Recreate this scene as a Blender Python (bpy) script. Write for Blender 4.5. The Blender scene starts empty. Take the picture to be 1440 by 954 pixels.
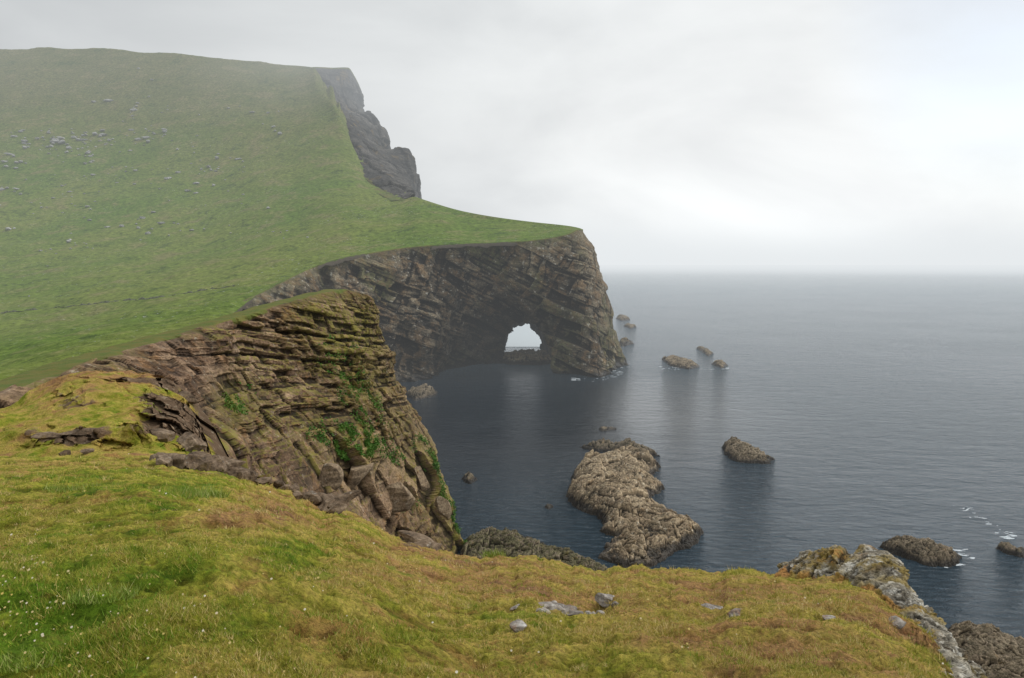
import bpy, bmesh, math, random
import numpy as np
from mathutils import Vector, Matrix, Euler
random.seed(7); rng=np.random.default_rng(11)
scene=bpy.context.scene
col=scene.collection
F=1050.0; H=50.0; PITCH=math.radians(5.7); cp,sp=math.cos(PITCH),math.sin(PITCH)

# ---------------------------------------------------------------- survey helpers (photo bearing + distance -> place)
def P(u,v,d):
    u,v,d=np.broadcast_arrays(np.asarray(u,float),np.asarray(v,float),np.asarray(d,float))
    a=(u-720)/F; b=(477-v)/F
    dy=cp+b*sp; dz=-sp+b*cp; t=d/dy
    return np.stack([a*t,d,H+dz*t],-1)
def S(u,v,z=0.0):
    u=np.asarray(u,float); v=np.asarray(v,float)
    a=(u-720)/F; b=(477-v)/F
    dy=cp+b*sp; dz=-sp+b*cp; t=(z-H)/dz
    return np.stack([a*t,dy*t,H+dz*t],-1)
def proj(p):
    x=p[...,0]; y=p[...,1]; z=p[...,2]-H
    f=y*cp-z*sp; u=y*sp+z*cp
    f=np.maximum(f,1e-3)
    return 720+F*x/f, 477-F*u/f

# ---------------------------------------------------------------- noise
def h3(i,j,k,s):
    n=(i*374761393+j*668265263+k*1440662683+s*974634721)&0xffffffff
    n=((n^(n>>13))*1274126177)&0xffffffff
    n=((n^(n>>16))*2246822519)&0xffffffff
    n=n^(n>>15)
    return n/4294967295.0
def vn(p,s=0):
    f=np.floor(p); i=f.astype(np.int64); f=p-f; w=f*f*(3-2*f)
    i0,j0,k0=i[...,0],i[...,1],i[...,2]; x,y,z=w[...,0],w[...,1],w[...,2]
    r=0
    for a in (0,1):
        for b in (0,1):
            for c in (0,1):
                r=r+h3(i0+a,j0+b,k0+c,s)*(x if a else 1-x)*(y if b else 1-y)*(z if c else 1-z)
    return r*2-1
def fbm(p,o=4,s=0,g=0.5,l=2.03):
    r=0;a=1;t=0
    for k in range(o):
        r=r+a*vn(p,s+k*7); t+=a; a*=g; p=p*l+13.7
    return r/t
def sstep(a,b,x):
    t=np.clip((x-a)/(b-a),0,1); return t*t*(3-2*t)
def beds(p,n,lat,bed,block,s=0,warp=1.0):
    """bedding planes of uneven thickness: every bed juts out by its own amount, broken by joints"""
    q=p@np.array(n)+fbm(p*0.03,2,s+3)*warp+fbm(p*0.5/bed*0.3,2,s+8)*bed*0.18
    qq=np.stack([q/bed*0.37,q*0,q*0],-1); q=q+vn(qq,s+12)*bed*1.1
    L=np.floor(q/bed).astype(np.int64); fr=q/bed-L
    t=p@np.array(lat)
    t=t+fbm(p*0.9/block,3,s+5)*block*0.45
    z0=L*0
    j=np.floor(t/(block*(0.4+1.3*h3(L,z0,z0,s)))+h3(L,z0+3,z0,s)*9).astype(np.int64)
    sm=vn(np.stack([t/block*0.8,L*7.31,q*0],-1),s+6)*0.5+0.5
    a=h3(L,j,z0,s+1)*0.65+h3(L,z0,z0+5,s+2)*0.6+sm*0.35
    edge=1-0.4*np.exp(-np.minimum(fr,1-fr)*6)
    md=np.clip(0.8+1.2*fbm(p*0.25/block,3,s+9),0.2,1.8)
    return (a-0.80)*edge*md
def blur(a,k):
    for ax in (0,1):
        pad=[(0,0)]*2; pad[ax]=(k+1,k); c=np.cumsum(np.pad(a,pad,mode='edge'),axis=ax)
        a=(np.take(c,range(2*k+1,c.shape[ax]),axis=ax)-np.take(c,range(0,c.shape[ax]-2*k-1),axis=ax))/(2*k+1)
    return a
def cavity_shade(d,ks,sc):  # mask of hollows and ridges, used to paint shade into the colour
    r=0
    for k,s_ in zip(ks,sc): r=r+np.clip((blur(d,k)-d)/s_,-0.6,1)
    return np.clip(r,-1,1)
def pchip(x,y,xq):
    x=np.asarray(x,float); y=np.asarray(y,float); sh=(len(x)-1,)+(1,)*(y.ndim-1)
    h=np.diff(x).reshape(sh); d=np.diff(y,axis=0)/h
    m=np.empty_like(y); m[0]=d[0]; m[-1]=d[-1]
    if len(x)>2:
        a,b=d[:-1],d[1:]; den=np.where(np.abs(a+b)<1e-9,1e-9,a+b)
        m[1:-1]=np.where(a*b>0,2*a*b/den,0)
    k=np.clip(np.searchsorted(x,xq,side='right')-1,0,len(x)-2)
    qs=(len(xq),)+(1,)*(y.ndim-1)
    hh=(x[k+1]-x[k]).reshape(qs); t=((xq-x[k])).reshape(qs)/hh
    t2=t*t;t3=t2*t
    return (2*t3-3*t2+1)*y[k]+(t3-2*t2+t)*hh*m[k]+(-2*t3+3*t2)*y[k+1]+(t3-t2)*hh*m[k+1]
def up(c,nr,nc):
    c=np.asarray(c,float); R,C=c.shape[:2]
    a=pchip(np.arange(R),c,np.linspace(0,R-1,nr))
    a=pchip(np.arange(C),a.transpose(1,0,2),np.linspace(0,C-1,nc))
    return a.transpose(1,0,2)
def nrm(p):
    n=np.cross(np.gradient(p,axis=1),np.gradient(p,axis=0))
    return n/(np.linalg.norm(n,axis=-1,keepdims=True)+1e-9)
def gnorm(p,ref):
    n=nrm(p)
    if (n.reshape(-1,3)@np.array(ref,float)).mean()<0: n=-n
    return n
def flatdir(n,k=0.3):
    n=n*np.array([1,1,k]); return n/(np.linalg.norm(n,axis=-1,keepdims=True)+1e-9)

# ---------------------------------------------------------------- mesh helpers
def T(o,label=None,cat=None,group=None,kind=None):
    if label: o['label']=label
    if cat: o['category']=cat
    if group: o['group']=group
    if kind: o['kind']=kind
    return o
def raw(name,V,Fc,m,attrs=None,smooth=False,center=False,parent=None):
    Fc=np.asarray(Fc,np.int64); V=np.asarray(V,float)
    used=np.unique(Fc); rem=np.full(len(V),-1,np.int64); rem[used]=np.arange(len(used))
    V=V[used]; Fc=rem[Fc]
    loc=np.zeros(3)
    if center:
        loc=V.mean(0); loc[2]=V[:,2].min(); V=V-loc
    me=bpy.data.meshes.new(name); k=Fc.shape[1]
    me.vertices.add(len(V)); me.vertices.foreach_set('co',V.astype(np.float32).ravel())
    me.loops.add(Fc.size); me.loops.foreach_set('vertex_index',Fc.astype(np.int32).ravel())
    me.polygons.add(len(Fc)); me.polygons.foreach_set('loop_start',(np.arange(len(Fc))*k).astype(np.int32))
    me.polygons.foreach_set('use_smooth',np.full(len(Fc),smooth))
    me.update(calc_edges=True)
    for an,av in (attrs or {}).items():
        at=me.attributes.new(an,'FLOAT','POINT'); at.data.foreach_set('value',np.asarray(av,np.float32).ravel()[used])
    me.materials.append(m)
    o=bpy.data.objects.new(name,me); col.objects.link(o); o.location=loc
    if parent: o.parent=parent
    return o
def quads(R,C,keep=None):
    i=np.arange(R*C).reshape(R,C)
    q=np.stack([i[:-1,:-1],i[:-1,1:],i[1:,1:],i[1:,:-1]],-1)
    if keep is not None: return q[keep]
    return q.reshape(-1,4)
def grid(name,p,m,attrs=None,keep=None,smooth=False,center=False,parent=None):
    R,C=p.shape[:2]
    return raw(name,p.reshape(-1,3),quads(R,C,keep),m,attrs,smooth,center,parent)

# ---------------------------------------------------------------- materials
class NT:
    def __init__(s,nt): s.nt=nt
    def n(s,t,ins=None,**pr):
        nd=s.nt.nodes.new('ShaderNode'+t)
        for k,v in pr.items(): setattr(nd,k,v)
        for k,v in (ins or {}).items():
            if isinstance(v,bpy.types.NodeSocket): s.nt.links.new(v,nd.inputs[k])
            else: nd.inputs[k].default_value=v
        return nd
    def mix(s,f,a,b,bt='MIX'):
        c=lambda x:(*x,1) if isinstance(x,tuple) and len(x)==3 else x
        return s.n('Mix',{0:f,6:c(a),7:c(b)},data_type='RGBA',blend_type=bt).outputs[2]
    def m(s,op,a,b=0.0,cl=False): return s.n('Math',{0:a,1:b},operation=op,use_clamp=cl).outputs[0]
    def mr(s,x,a,b,c=0.0,d=1.0): return s.n('MapRange',{0:x,1:a,2:b,3:c,4:d},interpolation_type='SMOOTHSTEP').outputs[0]
    def noise(s,vec,sc,de=4,ro=0.55,di=0.0): return s.n('TexNoise',{'Vector':vec,'Scale':sc,'Detail':de,'Roughness':ro,'Distortion':di}).outputs[0]
    def ramp(s,f,st):
        r=s.n('ValToRGB',{0:f}); e=r.color_ramp.elements
        while len(e)<len(st): e.new(0.5)
        for x,(p_,c) in zip(e,st): x.position=p_; x.color=(*c,1)
        return r.outputs[0]
    def at(s,name): return s.n('Attribute',attribute_name=name).outputs['Fac']
    def pos(s): return s.n('NewGeometry').outputs['Position']
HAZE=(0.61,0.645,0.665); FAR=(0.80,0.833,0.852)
mg=bpy.data.node_groups.new('painted_haze','ShaderNodeTree')  # haze painted into all materials, growing with distance from the camera spot
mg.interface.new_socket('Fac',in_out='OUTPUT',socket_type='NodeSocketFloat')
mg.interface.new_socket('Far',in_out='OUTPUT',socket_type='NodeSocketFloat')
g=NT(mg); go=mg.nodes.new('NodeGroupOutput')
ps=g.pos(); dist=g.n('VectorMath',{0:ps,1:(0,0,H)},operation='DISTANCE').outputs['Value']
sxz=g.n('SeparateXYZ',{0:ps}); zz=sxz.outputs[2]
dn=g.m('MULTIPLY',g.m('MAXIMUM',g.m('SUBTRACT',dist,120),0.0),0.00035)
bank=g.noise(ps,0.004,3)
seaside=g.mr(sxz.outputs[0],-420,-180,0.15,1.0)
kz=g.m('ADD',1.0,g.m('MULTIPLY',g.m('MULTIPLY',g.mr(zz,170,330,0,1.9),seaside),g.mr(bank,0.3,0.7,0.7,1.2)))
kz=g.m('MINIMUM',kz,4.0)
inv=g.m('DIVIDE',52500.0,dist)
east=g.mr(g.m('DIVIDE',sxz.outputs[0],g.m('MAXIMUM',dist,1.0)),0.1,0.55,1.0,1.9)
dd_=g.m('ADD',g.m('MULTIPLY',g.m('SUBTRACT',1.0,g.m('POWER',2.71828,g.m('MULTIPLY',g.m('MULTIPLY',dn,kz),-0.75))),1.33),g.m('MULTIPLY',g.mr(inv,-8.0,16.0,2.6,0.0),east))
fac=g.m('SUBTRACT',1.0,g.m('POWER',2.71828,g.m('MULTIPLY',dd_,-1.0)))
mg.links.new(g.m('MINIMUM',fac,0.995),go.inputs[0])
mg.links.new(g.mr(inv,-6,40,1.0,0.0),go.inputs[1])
def newmat(name):
    m=bpy.data.materials.new(name); m.use_nodes=True; m.node_tree.nodes.clear(); return m,NT(m.node_tree)
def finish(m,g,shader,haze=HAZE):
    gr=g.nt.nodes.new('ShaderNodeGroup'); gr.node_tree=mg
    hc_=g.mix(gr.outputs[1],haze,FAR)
    em=g.n('Emission',{0:hc_,1:1.0})  # glow mixed over the surface as painted haze, no fog volume
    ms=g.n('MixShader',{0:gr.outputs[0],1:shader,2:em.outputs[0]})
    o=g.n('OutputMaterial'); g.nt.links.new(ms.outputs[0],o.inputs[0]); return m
def bsdf(g,c,rough=0.9,spec=0.2,normal=None,**k):
    d={'Base Color':c,'Roughness':rough,'Specular IOR Level':spec}
    if normal is not None: d['Normal']=normal
    d.update(k); return g.n('BsdfPrincipled',d).outputs[0]
def bump(g,h,dist,st=1.0): return g.n('Bump',{'Height':h,'Distance':dist,'Strength':st}).outputs[0]

def rock_mat(name,dark,mid,light,fs=1.0,rot=(0,0,0),pale=(0.35,0.34,0.31),pale_t=0.64,wet=1.0,moss=(0.06,0.075,0.02),grass=(0.10,0.13,0.025),ochre=(0.20,0.13,0.04),och_t=0.56,lay=0.55):
    m,g=newmat(name); ps=g.pos()
    mp=g.n('Mapping',{'Vector':ps,'Rotation':rot,'Scale':(0.09*fs,0.09*fs,0.9*fs)}).outputs[0]
    st=g.noise(mp,1.0,6,0.72,0.25)
    bl=g.noise(ps,0.10*fs,6,0.64); fi=g.noise(ps,1.6*fs,5,0.68)
    c=g.ramp(g.m('ADD',g.m('MULTIPLY',st,lay),g.m('MULTIPLY',bl,1-lay)),[(0.37,dark),(0.5,mid),(0.62,light)])
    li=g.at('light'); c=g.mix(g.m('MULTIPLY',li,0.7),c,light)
    pl=g.mr(g.noise(ps,0.55*fs,6,0.72),pale_t,pale_t+0.08); c=g.mix(g.m('MULTIPLY',pl,0.8),c,pale)
    oc=g.mr(g.noise(ps,0.23*fs,6,0.7),och_t,och_t+0.12); c=g.mix(g.m('MULTIPLY',oc,0.6),c,ochre)
    c=g.mix(1.0,c,g.ramp(fi,[(0.3,(0.42,0.42,0.42)),(0.7,(1.4,1.4,1.4))]),'MULTIPLY')
    mo=g.m('MULTIPLY',g.at('moss'),g.mr(g.noise(ps,0.7*fs,5,0.68),0.38,0.54)); c=g.mix(mo,c,moss)
    gcol=g.mix(g.mr(g.noise(ps,0.35*fs,5),0.35,0.65),grass,(grass[0]*1.5,grass[1]*1.05,grass[2]*1.3))
    ga=g.mr(g.m('ADD',g.at('grass'),g.m('MULTIPLY',g.m('SUBTRACT',fi,0.5),0.7)),0.4,0.6); c=g.mix(ga,c,gcol)
    cv_=g.at('cav_shade')
    c=g.mix(1.0,c,g.ramp(g.m('ADD',g.m('MULTIPLY',cv_,0.5),0.5),[(0.1,(1.35,1.33,1.30)),(0.5,(1,1,1)),(0.92,(0.20,0.19,0.18))]),'MULTIPLY')  # painted shade: recesses darkened and ridges lightened in the rock colour
    dk=g.at('dark'); c=g.mix(g.m('MULTIPLY',dk,0.75),c,(0.012,0.012,0.011))  # near-black by mask: painted shade around the arch, random tone on sea rocks
    z=g.n('SeparateXYZ',{0:ps}).outputs[2]
    wt=g.mr(g.m('ADD',z,g.m('MULTIPLY',g.m('SUBTRACT',bl,0.5),2.0*wet)),0.5*wet,1.3*wet,1.0,0.0)
    c=g.mix(g.m('MULTIPLY',wt,0.85),c,(0.014,0.012,0.009))
    hh=g.m('ADD',g.m('MULTIPLY',st,0.5),g.m('MULTIPLY',fi,0.6))
    return finish(m,g,bsdf(g,c,g.mr(wt,0,1,0.92,0.45),0.25,bump(g,hh,0.5/fs,0.9)))
M_near=rock_mat('banded_brown_rock',(0.026,0.017,0.011),(0.128,0.076,0.044),(0.32,0.22,0.138),1.8,(0.12,0.10,0),pale=(0.36,0.31,0.235),pale_t=0.585,moss=(0.165,0.150,0.024),ochre=(0.24,0.125,0.05),och_t=0.53,lay=0.55)
M_arch=rock_mat('dark_sea_cliff_rock',(0.013,0.011,0.008),(0.072,0.058,0.039),(0.24,0.195,0.13),0.9,(0.0,0.50,0),pale=(0.48,0.46,0.40),pale_t=0.565,wet=2.2,moss=(0.110,0.115,0.040),ochre=(0.17,0.10,0.042),och_t=0.47,lay=0.36)
M_far=rock_mat('misty_cliff_rock',(0.012,0.012,0.012),(0.054,0.050,0.044),(0.12,0.11,0.098),0.25,(0,0.25,0),pale_t=0.8)
M_sk=rock_mat('skerry_rock',(0.050,0.034,0.022),(0.22,0.158,0.100),(0.47,0.37,0.25),1.5,(0.3,0.3,0.4),pale=(0.60,0.52,0.40),pale_t=0.57,ochre=(0.24,0.135,0.055),wet=1.25,lay=0.2)
M_sks=rock_mat('small_skerry_rock',(0.035,0.025,0.018),(0.14,0.105,0.070),(0.30,0.24,0.17),1.8,(0.3,0.3,0.4),pale=(0.40,0.35,0.27),pale_t=0.60,ochre=(0.18,0.11,0.05),wet=1.0,lay=0.2)
M_shelf=rock_mat('dark_shelf_rock',(0.028,0.022,0.016),(0.105,0.082,0.058),(0.22,0.175,0.13),2.0,(0.3,0.3,0.4),pale=(0.28,0.25,0.2),pale_t=0.63,wet=0.8,moss=(0.10,0.115,0.03),lay=0.3)
M_lich=rock_mat('lichened_crag_rock',(0.05,0.042,0.032),(0.21,0.185,0.14),(0.37,0.34,0.275),6.0,(0.2,0.4,0.3),pale=(0.54,0.52,0.46),pale_t=0.51,moss=(0.23,0.165,0.035),grass=(0.25,0.18,0.045),ochre=(0.22,0.13,0.05),lay=0.35)
M_stone=rock_mat('field_stone',(0.12,0.10,0.085),(0.30,0.265,0.23),(0.50,0.47,0.42),9.0,(0.5,0.2,0),pale=(0.64,0.62,0.58),pale_t=0.55,ochre=(0.40,0.18,0.06),och_t=0.52)
M_slab=rock_mat('weathered_slab_rock',(0.05,0.035,0.022),(0.18,0.125,0.08),(0.33,0.25,0.17),6.0,(0.3,0.2,0),pale=(0.38,0.35,0.29),pale_t=0.60)
M_tan=rock_mat('tan_slab_rock',(0.10,0.068,0.042),(0.31,0.225,0.14),(0.47,0.36,0.235),2.2,(0.3,0.2,0),pale=(0.50,0.43,0.32),pale_t=0.58,och_t=0.58)
M_hst=rock_mat('pale_hill_stone',(0.20,0.20,0.185),(0.33,0.33,0.31),(0.46,0.46,0.43),1.0)

def turf():
    m,g=newmat('cliff_top_turf'); ps=g.pos()
    a=g.noise(ps,0.45,5,0.62); b=g.noise(ps,2.0,5,0.68); c_=g.noise(ps,20.0,5,0.78); e=g.noise(ps,1.0,6,0.70,0.6)
    dry=g.m('ADD',g.at('dry'),g.m('MULTIPLY',g.m('SUBTRACT',g.m('ADD',g.m('MULTIPLY',a,0.5),g.m('MULTIPLY',b,0.5)),0.5),2.8))
    c=g.ramp(dry,[(0.03,(0.135,0.235,0.016)),(0.30,(0.295,0.300,0.034)),(0.55,(0.430,0.335,0.076)),(0.78,(0.390,0.230,0.088)),(0.98,(0.255,0.142,0.070))])
    c=g.mix(g.m('MULTIPLY',g.mr(e,0.54,0.64),0.6),c,(0.325,0.170,0.060))
    c=g.mix(g.m('MULTIPLY',g.mr(e,0.32,0.43,1.0,0.0),0.6),c,(0.170,0.27,0.022))
    c=g.mix(1.0,c,g.ramp(c_,[(0.28,(0.28,0.29,0.26)),(0.5,(1,1,1)),(0.74,(1.8,1.75,1.7))]),'MULTIPLY')
    c=g.mix(1.0,c,g.ramp(b,[(0.3,(0.68,0.66,0.62)),(0.55,(1,1,1)),(0.75,(1.2,1.18,1.2))]),'MULTIPLY')
    c=g.mix(1.0,c,g.ramp(g.m('ADD',g.m('MULTIPLY',g.at('cav_shade'),0.5),0.5),[(0.15,(1.15,1.15,1.15)),(0.5,(1,1,1)),(0.9,(0.58,0.52,0.48))]),'MULTIPLY')  # painted shade: turf hollows darkened, humps lightened
    rk=g.mix(g.noise(ps,1.2,6,0.7),(0.05,0.034,0.022),(0.29,0.190,0.115))
    rk=g.mix(g.mr(g.noise(ps,2.2,6,0.7),0.55,0.65),rk,(0.36,0.28,0.19))
    rk=g.mix(1.0,rk,g.ramp(c_,[(0.3,(0.5,0.5,0.5)),(0.7,(1.3,1.3,1.3))]),'MULTIPLY')
    rk=g.mix(1.0,rk,g.ramp(g.m('ADD',g.m('MULTIPLY',g.at('cav_shade'),0.5),0.5),[(0.1,(1.3,1.3,1.3)),(0.5,(1,1,1)),(0.9,(0.28,0.26,0.24))]),'MULTIPLY')  # same painted shade in the recesses of bare rock
    rm=g.mr(g.m('ADD',g.at('rock'),g.m('MULTIPLY',g.m('SUBTRACT',b,0.5),1.1)),0.42,0.58)
    c=g.mix(rm,c,rk)
    return finish(m,g,bsdf(g,c,0.95,0.1,bump(g,g.m('ADD',g.m('MULTIPLY',b,0.3),g.m('MULTIPLY',c_,0.4)),0.17,1.0)))
M_turf=turf()
def hillmat():
    m,g=newmat('hill_grass'); ps=g.pos()
    a=g.noise(ps,0.008,5,0.6); b=g.noise(ps,0.05,6,0.72); c_=g.noise(ps,0.40,5,0.76)
    z=g.n('SeparateXYZ',{0:ps}).outputs[2]
    hi=g.mr(g.m('ADD',z,g.m('MULTIPLY',g.m('SUBTRACT',a,0.5),120)),80,260)
    c=g.mix(g.mr(a,0.35,0.65),(0.100,0.165,0.020),(0.155,0.195,0.036))
    c=g.mix(g.m('MULTIPLY',hi,0.75),c,(0.130,0.125,0.048))
    c=g.mix(g.m('MULTIPLY',g.mr(b,0.5,0.66),0.65),c,(0.205,0.180,0.080))
    c=g.mix(g.m('MULTIPLY',g.mr(b,0.32,0.47,1.0,0.0),0.65),c,(0.048,0.088,0.016))
    c=g.mix(1.0,c,g.ramp(c_,[(0.3,(0.45,0.46,0.43)),(0.7,(1.45,1.43,1.45))]),'MULTIPLY')
    sp_=g.mr(g.noise(ps,0.7,3,0.8),0.63,0.67); sp_=g.m('MULTIPLY',sp_,g.mr(g.noise(ps,0.018,4,0.65),0.45,0.58)); c=g.mix(g.m('MULTIPLY',sp_,0.85),c,(0.40,0.40,0.37))
    rm=g.mr(g.m('ADD',g.at('rock'),g.m('MULTIPLY',g.m('SUBTRACT',c_,0.5),0.8)),0.45,0.6)
    c=g.mix(rm,c,(0.10,0.085,0.065))
    return finish(m,g,bsdf(g,c,0.95,0.1,bump(g,g.m('ADD',g.m('MULTIPLY',b,2.0),g.m('MULTIPLY',c_,0.5)),1.0,0.7)))
M_hill=hillmat()
def seamat():
    m,g=newmat('sea_water'); ps=g.pos()
    mp=g.n('Mapping',{'Vector':ps,'Rotation':(0,0,0.35),'Scale':(0.45,1.0,1.0)}).outputs[0]
    w1=g.noise(mp,0.8,5,0.74,0.6); w2=g.noise(mp,0.24,4,0.6,0.4); w3=g.noise(mp,0.06,2,0.5,0.3); pt=g.noise(ps,0.010,5,0.62)
    calm=g.mr(g.n('VectorMath',{0:ps,1:(-25,262,0)},operation='DISTANCE').outputs['Value'],65,150,0.12,1.0)
    h=g.m('ADD',g.m('MULTIPLY',w1,g.mr(pt,0.35,0.65,0.9,1.8)),g.m('ADD',g.m('MULTIPLY',w2,2.2),g.m('MULTIPLY',w3,1.0)))
    h=g.m('MULTIPLY',h,calm)
    c=g.mix(calm,(0.003,0.006,0.011),g.mix(g.mr(pt,0.3,0.7),(0.022,0.045,0.066),(0.036,0.066,0.090)))
    return finish(m,g,bsdf(g,c,g.mr(calm,0.1,1.0,0.05,0.12),0.5,bump(g,h,1.1,1.0),IOR=1.333),(0.56,0.625,0.665))
M_sea=seamat()
def simple(name,c,rough=0.9):
    m,g=newmat(name); nz=g.noise(g.pos(),3.0,4)
    return finish(m,g,bsdf(g,g.mix(nz,tuple(x*0.7 for x in c),tuple(min(1,x*1.25) for x in c)),rough,0.15))
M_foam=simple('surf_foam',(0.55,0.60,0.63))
M_wall=simple('dyke_stone',(0.115,0.125,0.075))
def blademat(name,st):
    m,g=newmat(name); c=g.ramp(g.at('tone'),st)
    return finish(m,g,bsdf(g,c,0.7,0.2))
M_leaf=blademat('cliff_leaf',[(0.0,(0.050,0.14,0.018)),(0.5,(0.085,0.19,0.026)),(1.0,(0.17,0.20,0.035))])
M_blade=blademat('grass_blade',[(0.0,(0.135,0.25,0.016)),(0.35,(0.31,0.325,0.036)),(0.65,(0.50,0.39,0.10)),(1.0,(0.70,0.54,0.25))])
M_tuft=blademat('tuft_blade',[(0.0,(0.14,0.25,0.02)),(0.6,(0.30,0.36,0.07)),(1.0,(0.54,0.50,0.22))])
M_petal=blademat('flower_petal',[(0.0,(0.58,0.44,0.10)),(0.6,(0.60,0.51,0.33)),(1.0,(0.74,0.70,0.58))])

# ---------------------------------------------------------------- sea
sea=raw('sea',[(-90000,-200,0),(90000,-200,0),(90000,90000,0),(-90000,90000,0)],[[0,1,2,3]],M_sea)
T(sea,'grey blue rippled sea stretching to the misty horizon','sea',kind='structure')

# ---------------------------------------------------------------- hill
hc={-300:[(640,70),(520,170),(430,330),(372,450),(290,590),(180,760),(64,985)],
 0:[(610,80),(510,160),(432,320),(372,440),(290,580),(180,760),(68,980)],
 150:[(545,105),(470,190),(415,310),(365,440),(285,585),(185,755),(70,960)],
 300:[(462,160),(432,220),(395,310),(350,430),(275,580),(180,740),(80,930)],
 365:[(413,253),(400,278),(375,335),(332,430),(265,568),(178,725),(89,915)],
 440:[(377,294),(369,318),(350,368),(318,440),(255,560),(175,715),(95,900)],
 470:[(366,304),(357,330),(338,378),(306,445),(252,555),(180,705),(112,872)],
 490:[(361,312),(353,333),(337,375),(310,432),(270,520),(222,625),(172,745)],
 520:[(356,322),(349,340),(337,370),(320,405),(297,460),(270,528),(241,600)],
 560:[(350,332),(345,345),(336,365),(323,395),(307,430),(288,475),(268,520)]}
def planar(u,vf,df,vb,db):
    hc[u]=[(vf+(vb-vf)*t,1/(1/df+(1/db-1/df)*t)) for t in np.linspace(0,1,7)]
for a in [(590,346,338,279,485),(650,343,346,297,442),(700,341,350,306,424),(750,338,352,312.5,406),(800,329,352,318,388),(815,323,357,321,380),(820,324,366,323,374)]: planar(*a)
us=sorted(hc); cv=np.array([[x[0] for x in hc[u]] for u in us],float); cd=np.array([[1/x[1] for x in hc[u]] for u in us],float)
uq=np.concatenate([np.linspace(-300,0,60)[:-1],np.linspace(0,820,560)])
vq=pchip(us,cv,uq); dq=pchip(us,cd,uq)
tq=np.linspace(0,6,340)
vq=pchip(np.arange(7),vq.T,tq); dq=pchip(np.arange(7),dq.T,tq)
def sm_u(a,k,it=2):
    for _ in range(it):
        c=np.cumsum(np.pad(a,((0,0),(k+1,k)),mode='edge'),axis=1); a=(c[:,2*k+1:]-c[:,:-2*k-1])/(2*k+1)
    return a
ws=(sstep(0.3,1.5,tq)[:,None])*(sstep(600,480,uq)[None,:])
dq=dq*(1-ws)+sm_u(dq,24)*ws
wsv=ws*sstep(6.0,5.0,tq)[:,None]; vq=vq*(1-wsv)+sm_u(vq,18)*wsv
# ragged seaward edge where the far cliff bites into the grass
rag=fbm(np.stack([uq*0.07,uq*0,uq*0],-1),4,6,0.65)*sstep(440,462,uq)*sstep(585,555,uq)
rg=sstep(5.5,6.0,tq)[:,None]*rag[None,:]
vq=vq+rg*34+sstep(5.5,6.0,tq)[:,None]*(sstep(440,462,uq)*sstep(585,555,uq))[None,:]*9
hp=P(uq[None,:],vq,1/dq)
t01=(tq/6)[:,None]*np.ones((1,len(uq)))
amp=sstep(0,0.12,t01)*sstep(1.0,0.93,t01)*np.clip(sstep(830,600,uq)[None,:],0.12,1)
hp[...,2]+=amp*(fbm(hp*np.array([0.012,0.012,0]),4,21)*4.0+fbm(hp*np.array([0.06,0.06,0]),4,22)*1.6+fbm(hp*np.array([0.3,0.3,0]),3,23)*0.45)
bk_=fbm(np.stack([uq*0.03,uq*0,uq*0],-1),4,5)*sstep(440,380,uq)
hp[-1,:,2]+=bk_*3; hp[-2,:,2]+=bk_*2
hill_uv=proj(hp)
lip=hp[0].copy(); lip[:,1]-=0.5; lip[:,2]-=1.6+fbm(hp[0]*0.25,3,9)*1.2
b1=hp[-1]*np.array([1.01,1.02,1])-np.array([0,0,4]); b2=hp[-1]*np.array([1.02,1.05,1])-np.array([0,0,26])
hpf=np.concatenate([lip[None],hp,b1[None],b2[None]])
ra=np.zeros(hpf.shape[:2]); ra[0]=0.9; ra[1]=0.5; ra[2]=0.3
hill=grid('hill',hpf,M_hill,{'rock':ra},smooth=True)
T(hill,'broad green grassy hillside rising into mist at the left','hill',kind='structure')

# ---------------------------------------------------------------- far cliff
fc=[[(440,94.5,902),(466,95.5,914),(492,96.5,930)],[(456,112,874),(478,114,900),(495,122,926)],[(470,140,815),(486,146,870),(499,156,920)],
    [(482,168,752),(504,168,835),(524,164,900)],[(492,192,700),(522,196,790),(544,209,870)],[(508,232,618),(546,222,740),(577,212,820)],
    [(538,257,553),(563,245,700),(580,236,790)],[(582,279,480),(582,279,600),(582,283,760)]]
ctrl=[]
for r in fc:
    q=[P(*x) for x in r]; e=q[-1]
    ctrl.append([q[0]+np.array([-14,0,-1.5]),*q,e+np.array([-4,90,-6]),e+np.array([-40,200,-60])])
fp=up(ctrl,280,260); n=gnorm(fp,(1,-0.6,0.3))
w=sstep(0,0.2,np.linspace(0,1,260))[None,:]*np.clip(sstep(0,1.0,np.linspace(0,7,280)),0.05,1)[:,None]
fd=w*(fbm(fp*0.02,4,31)*5+beds(fp,(0.2,0,0.98),(0.7,0.7,0),15,26,33,3)*9+beds(fp,(0.9,0.4,0.1),(0,0,1),18,60,35,5)*10+fbm(fp*0.15,3,34)*2)
fp=fp+n*fd[...,None]
gm=np.ones(fp.shape[:2])*(sstep(0.13,0.03,np.linspace(0,1,260)))[None,:]
gm=np.maximum(gm,(sstep(0.16,0.05,np.linspace(0,7,280)))[:,None])
T(grid('far_cliff',fp,M_far,{'grass':gm,'cav_shade':cavity_shade(fd,(3,10),(2.0,5.0))}),'steep dark sea cliff at the hill end half hidden in mist','cliff',kind='structure')

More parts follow.
